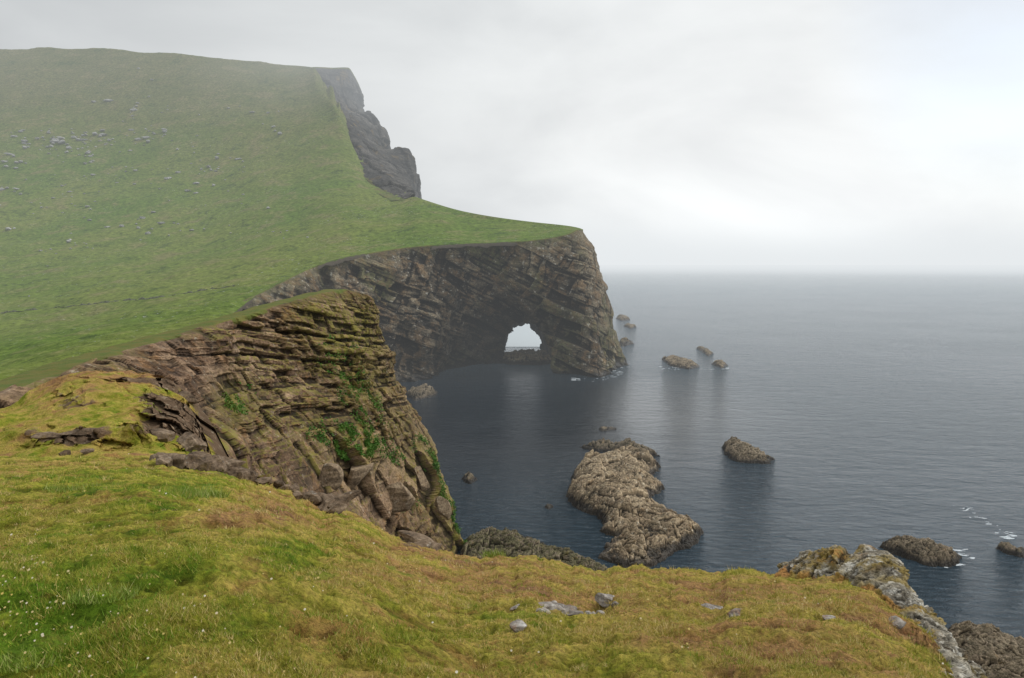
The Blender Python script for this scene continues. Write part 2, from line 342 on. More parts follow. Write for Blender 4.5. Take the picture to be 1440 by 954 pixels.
# ---------------------------------------------------------------- arch headland
def vb(d): return 372+H*F/d
hs=[((330,428,225),(420,640)),((365,413,253),(440,600)),((450,372,298),(500,562)),((520,356,322),(545,541)),((590,346,338),(600,534)),
 ((650,343,346),(648,520)),((700,341,350),(697,514)),((750,338,352),(772,526)),((800,329,352),(838,532)),((813,323,357),(868,525)),
 ((818,324,367),(884,511)),((814,323,380),(878,vb(392))),((780,316,395),(800,vb(410))),((740,311.5,407),(745,vb(416))),((690,305,424),(690,vb(436))),((620,291,456),(620,vb(470)))]
tt=np.array([0,0.12,0.3,0.5,0.7,0.86,1.0]); ex=np.array([0,0.17,0.35,0.53,0.70,0.85,1.0])
ctrl=[]
for k,(r,b) in enumerate(hs):
    R_=P(*r); B_=S(*b,0.0)
    if k>=11: R_=R_-np.array([0,0,1.5 if k==11 else 4.0])
    c=[R_+np.array([0,4 if k<10 else -4,-1.0])]
    for a,e in zip(tt,ex): c.append(np.array([R_[0]+(B_[0]-R_[0])*e,R_[1]+(B_[1]-R_[1])*e,R_[2]*(1-a)]))
    c.append(np.array([B_[0],B_[1],-5.0])); ctrl.append(c)
NH=860; ap=up(np.array(ctrl).transpose(1,0,2),340,NH)
na=nrm(ap)
if na[150,270,1]>0: na=-na
rr=np.linspace(0,8,340); cc=np.linspace(0,15,NH)
w=sstep(0.9,2.4,rr)[:,None]*(1-0.68*np.exp(-((cc-10.2)/1.4)**2))[None,:]
fold=np.array([0.42,0.05,0.90])
pu0,pv0=proj(ap)
rec=np.exp(-((pu0-725)/85)**2-((pv0-490)/60)**2)*sstep(11,9.5,cc)[None,:]
a1=w*(fbm(ap*0.022,4,41)*9.0+fbm(ap*0.08,3,42)*3.6-0.8-7.0*rec)
ap=ap+na*a1[...,None]
nd=flatdir(na,0.35)
a2=w*(beds(ap,fold,(0.9,0.3,-0.4),4.6,10,43,4)*4.4+beds(ap,fold,(0.9,0.3,-0.4),1.3,4,45,4)*1.3+beds(ap,(0.85,0.4,-0.35),(0.3,0,0.95),8,14,44,4)*3.2+fbm(ap*0.3,4,46)*1.0)
a2=a2+sstep(6.2,7.6,rr)[:,None]*(fbm(ap*0.16,4,40)*2.4)
ap=ap+nd*a2[...,None]; ad=a1+a2
cx=5.9
def hole(x,z,y):
    f=np.clip((y-335)/75,0,1); hw=13.6-f*3.6; hh=25.2-f*8.6
    a=np.abs(x-cx-f*0.8)/hw; b=np.maximum(z,0)/hh
    return a**2.1+b**1.9
hq=hole(ap[...,0],ap[...,2],ap[...,1])+fbm(ap*0.22,4,47)*0.40
hcq=(hq[:-1,:-1]+hq[1:,1:]+hq[1:,:-1]+hq[:-1,1:])/4
keep=hcq>1.0
au,av=proj(ap)
moss=sstep(0.9,0.0,rr/2.6)[:,None]*np.ones((1,NH))*0.9+0.65*sstep(0.0,0.4,fbm(ap*0.05,3,48))
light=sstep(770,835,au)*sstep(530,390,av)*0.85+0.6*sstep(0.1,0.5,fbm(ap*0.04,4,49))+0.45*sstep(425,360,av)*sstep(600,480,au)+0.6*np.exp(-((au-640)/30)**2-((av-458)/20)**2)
dark=np.exp(-((au-690)/85)**2-((av-495)/52)**2)*1.0+0.4*sstep(420,510,av)*sstep(720,600,au)+0.75*np.exp(-((au-735)/64)**2-((av-452)/38)**2)  # shade of the recess around the arch painted into the rock
gr=np.zeros(ap.shape[:2]); gr[rr<1.2]=0.75
arch=bpy.data.objects.new('sea_arch_headland',None); col.objects.link(arch); arch.location=(0,0,0)
T(arch,'dark rocky headland pierced by a natural arch at its foot','sea arch',kind='structure')
grid('cliff_face',ap,M_arch,{'moss':np.clip(moss,0,1),'light':np.clip(light,0,1),'dark':np.clip(dark,0,1),'grass':gr,'cav_shade':cavity_shade(ad,(3,10,28),(0.5,1.3,3.2))},keep=keep,parent=arch)
# tunnel through the headland
na_=110; nl=80
th=np.linspace(-0.12,math.pi+0.12,na_)
fr=ap[:,:470].reshape(-1,3); bk=ap[:,640:].reshape(-1,3)
def ring(f,over):
    hw=(13.6-f*3.6)*over; hh=(25.2-f*8.6)*over
    c=np.cos(th); s_=np.sin(th)
    return cx+f*0.8+np.sign(c)*np.abs(c)**(2/2.1)*hw, np.sign(s_)*np.abs(s_)*hh
def near_y(S_,x,z):
    return np.array([S_[np.argmin((S_[:,0]-a)**2+(S_[:,2]-max(b,0.5))**2),1] for a,b in zip(x,z)])
x0,z0=ring(0.05,1.20); y0=near_y(fr,x0,z0)+0.5; x1,z1=ring(1.0,1.20); y1=near_y(bk,x1,z1)-0.5
tp=np.zeros((nl,na_,3))
for i,f in enumerate(np.linspace(0,1,nl)):
    xa,za=ring(0.05+0.95*f,1.13); tp[i,:,0]=xa; tp[i,:,2]=za; tp[i,:,1]=y0+(y1-y0)*f
cen=np.stack([np.full((nl,na_),cx),tp[...,1],np.full((nl,na_),5.0)],-1); dv=tp-cen; dv/=np.linalg.norm(dv,axis=-1,keepdims=True)
wf=np.sin(np.linspace(0,math.pi,nl))[:,None]*0.8+0.2
tp=tp+dv*(wf*(fbm(tp*0.12,4,51)*2.6+beds(tp,fold,(0,1,0),1.6,5,52,2)*1.2+0.3))[...,None]
grid('arch_tunnel',tp,M_arch,{'dark':np.full((nl,na_),0.5)},parent=arch)  # tunnel walls darkened in colour as painted shade

# ---------------------------------------------------------------- near cliff spur
cs=[[(-120,600,44),(-60,640,42),(0,690,40),(40,740,38),(80,790,37),(110,840,36)],
[(0,553,52),(60,590,50),(110,640,48),(150,690,46),(180,740,45),(200,800,44)],
[(150,500,70),(190,530,67),(240,580,63),(290,640,60),(310,680,58),(330,740,56)],
[(250,470,88),(275,510,85),(310,580,79),(340,640,75),(360,690,72),(390,760,69)],
[(340,445,105),(365,490,101),(400,570,95),(430,630,90),(455,690,86),(490,770,82)],
[(430,418,124),(450,480,120),(480,560,114),(510,640,108),(535,710,104),(560,790,100)],
[(480,407,135),(500,470,133),(527,555,129),(560,640,124),(590,710,119),(615,790,115)],
[(500,413,142),(522,468,143),(552,533,142),(585,585,140),(625,665,135),(660,785,127)],
[(498,413,150),(512,470,155),(537,535,158),(562,585,158),(597,665,155),(632,785,150)],
[(450,427,165),(470,470,170),(490,530,172),(510,585,170),(540,640,168),(560,700,165)]]
ctrl=[]
for st in cs:
    q=[P(*x) for x in st]; c=q[0]; e=q[-1]
    ctrl.append([c+np.array([-30,7,-14.]),c+np.array([-9,2.5,-2.6]),c+np.array([-3,.8,-.15]),*q,np.array([e[0]+max(4,e[2]*0.5),e[1]-1,-5.0])])
ctrl=np.array(ctrl).transpose(1,0,2)
nr,nc=640,840
p=up(ctrl,nr,nc); rr=np.linspace(0,9,nr)[:,None]
nn=nrm(p)
if (nn[230:400,200:450,0]).mean()<0: nn=-nn
w=sstep(2.95,3.5,rr)
bn=(0.22,0.10,0.97); bl=(0.25,0.95,0)
wl=sstep(5.2,6.4,rr)
d1=w*(fbm(p*0.05,4,61)*3.0+fbm(p*0.2,2,62)*0.3)
p1=p+nn*d1[...,None]
nd=flatdir(nn,0.45)
bn2=(0.50,-0.35,0.79); bl2=(0.2,0.9,0.3)
d2=w*((1-0.75*wl)*(beds(p1,bn,bl,2.1,5.0,63,0.4)*2.1+beds(p1,bn,bl,0.7,3.0,65,0.4)*1.25+beds(p1,bn,bl,0.3,1.6,64,0.4)*0.36)+(1-0.4*wl)*beds(p1,(0.1,0.97,0.2),(0.1,0,1),3.4,6,59,0.8)*1.0+fbm(p1*0.9,3,66)*0.06+wl*(beds(p1,bn2,bl2,4.2,5.2,67,0.5)*4.4+beds(p1,bn2,bl2,1.4,3.2,60,0.5)*0.6))
p2=p1+nd*d2[...,None]; disp=d1*0.4+d2
p2[...,2]+=(1-w)*(fbm(p*np.array([.3,.3,0]),3,68)*0.25)
pu,pv=proj(p2)
gtop=np.where(rr<3.05,1.0,0.0)*np.ones((1,nc)); gtop=np.maximum(gtop,sstep(3.45,3.05,rr)*sstep(0.0,0.4,fbm(p*0.12,3,69)))
steep=np.abs(gnorm(p2,(0,0,1))[...,2])
moss=sstep(0.55,0.85,steep)*0.8*sstep(-0.25,0.2,fbm(p*0.08,3,70))
for (a,b,r_,s_) in [(500,470,60,.9),(460,440,55,.8),(335,565,34,.9),(515,540,50,.7),(500,625,45,.7),(630,690,50,.8),(600,640,45,.6),(455,605,40,.5),(655,750,40,.9),(560,590,40,.5)]:
    moss=np.maximum(moss,s_*np.exp(-((pu-a)**2+(pv-b)**2)/r_**2))
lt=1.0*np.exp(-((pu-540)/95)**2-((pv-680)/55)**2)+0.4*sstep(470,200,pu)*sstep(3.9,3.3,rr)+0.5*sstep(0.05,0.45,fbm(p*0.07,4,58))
spur=grid('near_cliff',p2,M_near,{'grass':gtop,'moss':moss,'light':np.clip(lt,0,1),'cav_shade':cavity_shade(w*disp,(3,9,24),(0.25,0.65,1.6))})
T(spur,'brown layered cliff spur with grassy crest dropping into the cove','cliff',kind='structure')

# ---------------------------------------------------------------- foreground turf
E=[(-300,642,23),(0,642,22),(150,642,22),(220,642,22),(300,657,22),(380,677,21),(470,714,20),(560,759,18.5),(610,775,18),(700,778,18),(780,784,18),(850,799,17.5),
   (950,801,17),(1050,803,16),(1110,808,15),(1200,816,13),(1260,848,11),(1310,900,8.5),(1345,955,6.5),(1400,1030,4.8),(1560,1260,2.6)]
E=np.array(E,float)
ug=np.linspace(-260,1540,900); NC=900; ve=pchip(E[:,0],E[:,1],ug); de=pchip(E[:,0],E[:,2],ug)
jit=fbm(np.stack([ug*0.02,ug*0,ug*0],-1),5,71,0.6)
de=de*(1+0.06*jit*sstep(230,330,ug)); ve=ve+jit*14*sstep(230,330,ug)*sstep(1200,1050,ug)
vbt=np.maximum(1150,ve+110); db=1.8/((vbt-372)/F)
tg=np.linspace(0,1,460)[:,None]; NR=460
vg=vbt+(ve-vbt)*tg; dg=1/(1/db+(1/de-1/db)*tg)
gp=P(ug[None,:],vg,dg)
near=sstep(0,0.25,tg)
hum=np.abs(fbm(gp*np.array([1.5,1.5,0]),3,77)); hum2=np.abs(fbm(gp*np.array([4.5,4.5,0]),3,78))
hz=(0.10-hum*0.7)*0.20+(0.1-hum2*0.7)*0.11+fbm(gp*np.array([1.3,1.3,0]),4,73)*0.10+fbm(gp*np.array([9,9,0]),4,74)*0.045
gp[...,2]+=near*(fbm(gp*np.array([.35,.35,0]),3,72)*0.34*sstep(1.0,0.8,tg)+hz)
gcav=cavity_shade(hz,(4,14),(0.05,0.12))
gu,gv=proj(gp)
gE=gp[-1]; ox=(0.15+0.75*sstep(1120,1250,ug))[:,None]; oy=(1-0.5*sstep(1120,1250,ug))[:,None]
rows=[]
for (o,dz) in [(0.25,0.25),(0.5,0.8),(0.7,1.8),(1.0,4),(1.4,10),(2.4,25),(5,49)]:
    wob=fbm(gE*0.8+o*3,4,75)[:,None]*0.3
    rows.append(gE+np.concatenate([ox*(o+wob),oy*(o+wob),np.full((NC,1),-dz)],1))
gf=np.concatenate([gp,np.array(rows)])
def blob(a,b,ra_,rb): return np.exp(-((gu-a)/ra_)**2-((gv-b)/rb)**2)
dry=0.51-0.44*blob(60,900,190,110)-0.34*blob(260,695,80,24)-0.34*blob(120,680,80,20)-0.28*blob(440,775,60,22)-0.18*blob(300,780,160,50)+0.24*blob(560,800,190,40)+0.20*blob(1100,890,260,60)+0.13*blob(850,830,180,40)-0.14*blob(560,900,160,60)-0.22*blob(900,930,100,30)+0.32*blob(340,725,80,28)
rk=0.15*sstep(0.96,1.0,tg)*np.ones((1,NC))
for (a,b,ra_,rb,s_) in [(470,715,40,10,.55),(590,762,40,12,.6),(350,665,80,10,.64),(250,648,60,8,.6),(790,858,70,12,.41),(1010,860,45,9,.42),(375,735,80,10,.42),(1230,845,30,14,.3),(1150,870,60,8,.36),(560,800,40,8,.34)]:
    rk=np.maximum(rk,s_*blob(a,b,ra_,rb))
z7=np.zeros((7,NC))
dryF=np.concatenate([dry,z7+0.6]); rkF=np.concatenate([rk,np.concatenate([np.full((1,NC),0.35),np.full((1,NC),0.6),np.full((5,NC),1.0)])])
ground=grid('ground',gf,M_turf,{'dry':dryF,'rock':rkF,'cav_shade':np.concatenate([gcav,z7])},smooth=True)
T(ground,'mossy yellow green clifftop turf in the foreground','ground',kind='structure')

# knoll joining the turf to the spur
K=np.array([(-300,598,42),(0,572,39),(60,543,40),(130,520,42),(200,524,42),(245,548,40),(278,588,37),(294,635,33),(304,668,30)],float)
uk=np.concatenate([np.linspace(-260,200,300)[:-1],np.linspace(200,303,330)]); NK=len(uk); vt=pchip(K[:,0],K[:,1],uk); dt=pchip(K[:,0],K[:,2],uk)
tk=np.linspace(0,1,400)[:,None]; vk=690+(vt-690)*tk; dk=1/(1/19.0+(1/dt-1/19.0)*tk)
kp=P(uk[None,:],vk,dk)
kuu,kvv=proj(kp)
rkk=0.9*np.exp(-((kuu-245)/55)**2-((kvv-585)/50)**2)+0.85*np.exp(-((kuu-95)/70)**2-((kvv-610)/9)**2)+0.75*np.exp(-((kuu-215)/90)**2-((kvv-540)/14)**2)+0.9*np.exp(-((kuu-280)/35)**2-((kvv-625)/40)**2)+0.5*np.exp(-((kuu-110)/70)**2-((kvv-562)/12)**2)
rkk=rkk*np.clip(0.8+1.2*fbm(kp*0.6,3,88),0.25,1.3)
wk=sstep(0,0.15,tk)
kp[...,2]+=wk*(fbm(kp*np.array([.25,.25,0]),4,81)*0.7+fbm(kp*np.array([1.5,1.5,0]),4,82)*0.20)
bb=beds(kp,(0.12,-0.10,0.98),(0.7,0.7,0),0.5,1.2,83,0.4)*1.6+beds(kp,(0.12,-0.10,0.98),(0.7,0.7,0),0.17,0.5,85,0.4)*0.6
kd=wk*np.clip(rkk*1.5,0,1)*(bb+0.2*rkk)*1.2
kp=kp+np.array([0.35,-0.75,0.30])*kd[...,None]
kb=[kp[-1]+np.array(o) for o in [(0.3,1.0,-0.7),(0.6,2.5,-3),(1,4,-9),(3,6,-30)]]
kf=np.concatenate([kp,np.array(kb)])
ddk=0.48+0.25*sstep(560,530,kvv)+0.25*fbm(kp*0.4,3,84)-0.28*np.exp(-((kuu-40)/70)**2-((kvv-655)/12)**2)
z4=np.zeros((4,NK))
T(grid('knoll',kf,M_turf,{'dry':np.concatenate([ddk,z4+.6]),'rock':np.concatenate([rkk,z4+.9]),'cav_shade':np.concatenate([cavity_shade(kd,(3,9),(0.15,0.4)),z4])},smooth=False),
  'mossy rock studded knoll between foreground turf and cliff spur','knoll',kind='structure')

# ---------------------------------------------------------------- crag at the right of the turf
inn=[(1090,826,14.4),(1150,828,13.0),(1200,842,11.8),(1240,872,10.0),(1270,910,8.4),(1292,950,7.0),(1306,1010,5.4)]
out=[(1098,806,16),(1128,779,15.5),(1185,784,14.4),(1243,799,13.0),(1286,842,11.4),(1322,893,9.8),(1350,945,8.2),(1388,1010,6.4)]
I=pchip(np.linspace(0,1,7),np.array([P(*x) for x in inn]),np.linspace(0,1,8)); O=np.array([P(*x) for x in out])
ctrl=np.array([I-np.array([0.3,0.4,0.35]),I,(I+O)/2+np.array([0,0,.18]),O,O+np.array([.22,.15,-.6]),O+np.array([.5,.45,-3]),O+np.array([1.8,1.8,-12]),O+np.array([5,6,-50])])
c=up(ctrl,440,740); nn=gnorm(c,(0.5,0.2,0.8))
rr=np.linspace(0,7,440)[:,None]; w=sstep(0.4,1.8,rr)
cbn=(-0.35,0.25,0.90)
c1=w*fbm(c*1.3,4,91,0.55)*0.20; cA=c+nn*c1[...,None]
c2=w*(beds(cA,cbn,(0.5,-0.8,0.2),0.26,0.5,92,0.2)*0.27+beds(cA,cbn,(0.5,-0.8,0.2),0.09,0.22,96,0.2)*0.15+beds(cA,(0.7,-0.7,0.1),(0,0,1),0.4,0.5,90,0.2)*0.18+fbm(cA*4,5,93,0.65)*0.13)
cC=cA+(nn*0.6+flatdir(nn,0.3)*0.4)*c2[...,None]
gr=sstep(1.85,1.2,rr+0.7*fbm(c*0.8,3,97))*1.0+0.5*sstep(0.0,0.35,fbm(c*1.1,4,94))*sstep(3.2,2.2,rr)
T(grid('crag',cC,M_lich,{'grass':gr,'moss':0.8*sstep(-0.1,.25,fbm(c*1.3,3,95))*sstep(4.5,2.5,rr),'cav_shade':cavity_shade(c2,(2,6,14),(0.05,0.11,0.22))}),'pale lichen covered crag at the right edge of the turf','crag',kind='structure')

# ---------------------------------------------------------------- sea rocks
def sdist(pt,poly):
    n=len(poly); d=np.full(pt.shape[:-1],1e9); ins=np.zeros(pt.shape[:-1],bool)
    for i in range(n):
        a=poly[i]; b=poly[(i+1)%n]; e=b-a; wv=pt-a
        t=np.clip((wv@e)/(e@e+1e-9),0,1); d=np.minimum(d,np.linalg.norm(wv-t[...,None]*e,axis=-1))
        c1=(a[1]>pt[...,1])!=(b[1]>pt[...,1]); xx=a[0]+(pt[...,1]-a[1])/(e[1] if abs(e[1])>1e-9 else 1e-9)*e[0]
        ins^=c1&(pt[...,0]<xx)
    return np.where(ins,d,-d)
def sea_rock(label,px,h,seed,name='sea_rock',cat='rock',group=None,mat=None,steep=1.8,res=1.0,tilt=(0,0),flat=0.3,moss=0.15):
    poly=S([a for a,b in px],[b for a,b in px])[:,:2]
    lo=poly.min(0)-2.5-h*0.3; hi=poly.max(0)+2.5+h*0.3; d=max(30,poly[:,1].mean())
    cell=d/F*1.0*res; n=np.clip(((hi-lo)/cell).astype(int),14,460)
    X,Y=np.meshgrid(np.linspace(lo[0],hi[0],n[0]),np.linspace(lo[1],hi[1],n[1])); q=np.stack([X,Y,X*0],-1)
    sc=1/max(1.5,h)
    wq=q[...,:2]+np.stack([fbm(q*sc*0.9,6,seed,0.66),fbm(q*sc*0.9,6,seed+50,0.66)],-1)*h*0.7
    sd=sdist(wq,poly)
    z=np.where(sd>0,h*(1-np.exp(-np.maximum(sd,0)*steep/h)),sd*0.9)
    ins=sstep(0,h*0.6,sd)
    c0=poly.mean(0)
    z=z+ins*((q[...,0]-c0[0])*tilt[0]+(q[...,1]-c0[1])*tilt[1])
    z0=z.copy()
    # tilted slabs: each scale is a set of dipping planes, the highest wins, so faces stay flat and edges sharp
    slab=0; tone=0
    for (wd,am,sd_) in [(2.4,0.75,1),(1.0,0.42,2),(0.45,0.16,3)]:
        g2=q[...,:2]/(wd*h); gi=np.floor(g2).astype(np.int64); best=np.full(X.shape,1e9); sec=best.copy(); val=np.zeros(X.shape); tv=val.copy()
        for ax in (-1,0,1):
            for ay in (-1,0,1):
                ci=gi[...,0]+ax; cj=gi[...,1]+ay; k0=ci*0
                px_=ci+h3(ci,cj,k0,seed+sd_*31); py_=cj+h3(ci,cj,k0+1,seed+sd_*31)
                dx=g2[...,0]-px_; dy=g2[...,1]-py_
                dd=np.abs(dx*0.85+dy*0.5)*1.5+np.abs(-dx*0.5+dy*0.85)
                pl_=(h3(ci,cj,k0+2,seed)-0.5)*0.8+dx*(h3(ci,cj,k0+3,seed)*0.9+0.1)+dy*(h3(ci,cj,k0+4,seed)-0.35)*0.8
                cl_=dd<best; sec=np.where(cl_,best,np.minimum(sec,dd)); val=np.where(cl_,pl_,val); tv=np.where(cl_,h3(ci,cj,k0+5,seed),tv); best=np.where(cl_,dd,best)
        slab=slab+am*h*(val*0.75-0.22*np.exp(-(sec-best)*16)); tone=tone+tv*am
    rid=1-np.abs(fbm(q*sc*1.1,5,seed+3,0.6))*2.2
    z=z+ins*((rid-0.6)*h*(0.24-0.10*flat)+slab*(1.0-0.25*flat))+sstep(-1,1,sd)*fbm(q*2.0,4,seed+9,0.65)*0.10*min(h,2.5)
    z=np.where(sd>0,np.maximum(z,-0.3),z)
    q3=np.stack([X,Y,z],-1)
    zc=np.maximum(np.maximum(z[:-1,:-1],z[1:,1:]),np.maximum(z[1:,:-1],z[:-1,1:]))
    cv_=cavity_shade(z-z0*0.6,(2,6,14),(0.11*h,0.22*h,0.5*h))*ins
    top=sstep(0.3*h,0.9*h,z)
    o=grid(name,q3,mat or M_sks,{'moss':moss*ins,'cav_shade':cv_,'light':np.clip(np.clip(-cv_,0,1)*0.4+0.25*top+np.clip(tone-0.6,0,0.6)*top,0,1),'dark':0.35*np.clip(0.55-tone,0,1)},keep=zc>-1.0,center=True)
    return T(o,label,cat,group)
sea_rock('large bare pale brown skerry lying in the middle of the cove',[(800,698),(806,670),(818,656),(845,650),(880,646),(915,648),(930,658),(912,672),(932,688),(910,706),(945,722),(975,734),(987,750),(975,768),(950,778),(915,798),(870,797),(850,784),(862,758),(838,730),(812,714)],3.0,101,'skerry','skerry',res=0.55,flat=0.7,tilt=(-0.03,0.03),mat=M_sk)
sea_rock('thin dark reef just above water behind the large skerry',[(818,629),(835,626),(862,629),(890,627),(905,633),(925,641),(905,643),(870,638),(830,635)],2.2,102,'reef','reef',flat=0,mat=M_shelf)
sea_rock('brown humped rock alone in the sea right of the skerry',[(1016,630),(1030,622),(1046,626),(1064,637),(1088,646),(1085,653),(1050,652),(1028,648),(1020,640)],2.5,103,tilt=(-0.12,0),res=0.6)
sea_rock('long low brown rock with foam at its right tip',[(1238,770),(1252,763),(1290,767),(1320,774),(1350,784),(1345,796),(1310,797),(1270,786)],1.9,104,res=0.6)
sea_rock('small dark rock at the right edge amid foam',[(1398,771),(1410,769),(1445,777),(1442,785),(1410,778)],1.1,105,mat=M_shelf)
sea_rock('flat rock off the arch headland, largest of the far group',[(930,506),(945,503),(970,508),(984,516),(970,520),(945,516)],1.9,106)
sea_rock('small rock just right of the flat far rock',[(1000,512),(1012,509),(1024,514),(1015,519)],1.6,107)
sea_rock('low rock pair tip behind the flat far rock',[(986,494),(994,491),(1003,498),(996,502)],1.3,108,mat=M_shelf)
sea_rock('smallest far rock, furthest left behind the flat rock',[(979,490),(986,488),(993,491),(985,494)],1.3,109,mat=M_shelf)
sea_rock('far rock beyond the headland tip, upper of two',[(866,448),(876,445),(886,450),(874,452)],2.8,110,mat=M_shelf)
sea_rock('far rock beyond the headland tip, lower of two',[(877,459),(887,457),(895,460),(887,463)],2.0,111,mat=M_shelf)
sea_rock('dark rock touching the right foot of the arch headland',[(868,483),(884,479),(891,484),(874,488)],3.0,112,mat=M_arch)
sea_rock('sloping brown rock below the cliff left of the arch',[(570,556),(590,547),(612,549),(613,558),(585,564)],2.6,113,mat=M_shelf)
sea_rock('small dark rock close beside the near cliff foot',[(649,674),(662,669),(673,675),(660,681)],1.4,114,mat=M_shelf)
sea_rock('tiny brown rock in dark water left of the skerry',[(766,713),(773,710),(780,714),(772,717)],0.9,115)
sea_rock('barely awash dark rock in the cove below the arch',[(840,604),(855,601),(867,604),(846,607)],0.8,116,mat=M_shelf)
sea_rock('dark rocky sill across the floor of the arch opening',[(692,508),(705,502),(735,500),(765,499),(790,504),(795,511),(760,514),(715,513)],3.1,117,'rock_sill','rock sill',mat=M_arch,flat=0.0)
sea_rock('grey rock shelf at the foot of the near cliff',[(650,764),(690,750),(730,752),(775,772),(825,792),(856,806),(870,830),(850,870),(640,870)],1.7,118,'rock_shelf','rock shelf',mat=M_shelf,res=0.6,flat=0.5,moss=0.4)
sea_rock('dark brown rock ledges below the crag at lower right',[(1310,893),(1350,886),(1390,890),(1440,912),(1510,935),(1510,1010),(1290,1010),(1300,940)],2.4,119,'rock_ledge','rock ledge',mat=M_sks,res=0.6,flat=0.8)

# ---------------------------------------------------------------- surf
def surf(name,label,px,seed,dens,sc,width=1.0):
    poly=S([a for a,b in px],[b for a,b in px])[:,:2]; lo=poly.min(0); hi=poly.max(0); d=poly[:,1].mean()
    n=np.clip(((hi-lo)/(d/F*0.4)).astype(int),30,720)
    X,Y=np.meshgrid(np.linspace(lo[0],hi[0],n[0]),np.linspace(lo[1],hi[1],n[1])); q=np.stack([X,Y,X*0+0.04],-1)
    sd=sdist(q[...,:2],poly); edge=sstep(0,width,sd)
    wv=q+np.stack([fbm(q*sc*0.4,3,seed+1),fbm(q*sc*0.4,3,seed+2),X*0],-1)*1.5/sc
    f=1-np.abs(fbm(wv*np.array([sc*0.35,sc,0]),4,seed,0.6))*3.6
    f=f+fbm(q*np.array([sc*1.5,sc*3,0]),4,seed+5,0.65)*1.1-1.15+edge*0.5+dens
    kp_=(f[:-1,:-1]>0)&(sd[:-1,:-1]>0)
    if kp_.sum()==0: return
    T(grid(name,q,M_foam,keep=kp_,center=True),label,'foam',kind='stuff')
surf('surf','white surf washing around the long low rock',[(1335,772),(1360,772),(1372,785),(1352,799),(1325,799),(1345,790)],131,0.20,0.5)
surf('surf','thin white foam streaks in open water at the right',[(1338,708),(1365,712),(1400,735),(1440,755),(1440,768),(1400,758),(1385,740),(1345,718)],132,-0.12,0.5,2.0)
surf('surf','white sheet on the sea standing in for brightness through the arch',[(690,488),(690,452),(800,452),(800,488)],133,9.0,0.15)  # sheet added on the water for the brightness seen through the opening
surf('surf','thin white wash along the foot of the arch headland',[(800,537),(840,537),(872,530),(890,514),(886,505),(860,518),(836,529),(800,531)],134,-0.42,0.25)
surf('surf','faint foam lines beside the flat far rock',[(925,520),(985,522),(1030,521),(1030,517),(985,518),(925,515)],135,-0.4,0.3)

# ---------------------------------------------------------------- stones
bmi=bmesh.new(); bmesh.ops.create_icosphere(bmi,subdivisions=4,radius=1.0)
IV=np.array([v.co[:] for v in bmi.verts]); IF=np.array([[v.index for v in f.verts] for f in bmi.faces]); bmi.free()
def stone_v(seed,scale,rot=(0,0,0),cuts=14,lo=0.55,rough=0.10):
    r=np.random.default_rng(seed); v=IV.copy()
    for _ in range(cuts):
        n=r.normal(size=3); n/=np.linalg.norm(n); h=r.uniform(lo,0.88)
        d=v@n; v=v-np.where(d>h,d-h,0)[:,None]*n
    v=v*(1+fbm(IV*2.2,4,seed)[:,None]*rough)
    v=v*np.array(scale); R=np.array(Euler(rot).to_matrix()); return v@R.T
def stone(name,label,cat,at,scale,seed,rot=(0,0,0),mat=None,group=None,sink=0.25,cuts=14,lo=0.55,rough=0.10):
    v=stone_v(seed,scale,rot,cuts,lo,rough)
    zlo=v[:,2].min()
    o=raw(name,v,IF,mat or M_stone); o.location=Vector(at)+Vector((0,0,(-zlo)*(1-2*sink)*0.5))
    return T(o,label,cat,group)
def where(u,v,U,V_,p,first=False):
    q=(U-u)**2+(V_-v)**2; pp=p.reshape(-1,3)
    if first:
        k=np.where(q<max(9.0,q.min()*1.5))[0]; return pp[k[np.argmin(pp[k,1])]]
    return pp[np.argmin(q)]
G=lambda u,v: where(u,v,gu.ravel(),gv.ravel(),gp)
ku2,kv2=proj(kp); KN=lambda u,v: where(u,v,ku2.ravel(),kv2.ravel(),kp)
pf=p2[210:,:650]; pu2,pv2=proj(pf); SPU=lambda u,v: where(u,v,pu2.ravel(),pv2.ravel(),pf,True)
for a in [('whitish flat stone lying in the turf, centre of the foreground',770,858,(.30,.18,.11),1,(0,.1,.2)),
 ('pale stone with orange lichen beside the whitish flat stone',800,862,(.19,.14,.09),2,(0,-.1,.5)),
 ('dark grey stone in the turf right of the whitish flat stone',856,848,(.26,.16,.10),3,(0,.2,.1)),
 ('small orange brown stone lowest in the foreground turf',730,884,(.12,.09,.07),4,(0,0,.6)),
 ('rusty flat stone half sunk in the turf, right of centre',1000,858,(.24,.13,.06),5,(0,.05,.1)),
 ('smaller rusty stone at the right end of the flat one',1035,864,(.14,.10,.06),6,(0,0,.5)),
 ('rounded white stone beside the lichened crag',1262,880,(.12,.10,.09),7,(0,0,.4)),
 ('small pale stone on the brown turf near the crag',1165,872,(.09,.08,.06),8,(0,0,.3)),
 ('pointed grey slab jutting from the turf edge above the cove',472,712,(.85,.35,.18),9,(.1,-.35,.5)),
 ('pale slab at the turf edge, upper of the pair over the cove',588,757,(.6,.35,.18),10,(0,.25,-.3)),
 ('pale slab at the turf edge, lower of the pair over the cove',600,768,(.5,.3,.16),11,(.1,.2,.3)),
 ('flat grey ledge stone at the turf rim left of the gully',352,662,(.7,.4,.22),12,(0,.12,-.4)),
 ('brown ledge stone on the left rim below the knoll',305,654,(.7,.4,.22),13,(0,.1,-.3)),
 ('low grey stone at the foot of the knoll',245,647,(.6,.35,.2),14,(0,.05,-.2))]:
    stone('stone',a[0],'stone',G(a[1],a[2]),a[3],a[4],a[5],M_stone if a[4]<9 else M_slab,sink=0.4,cuts=18,lo=0.45)
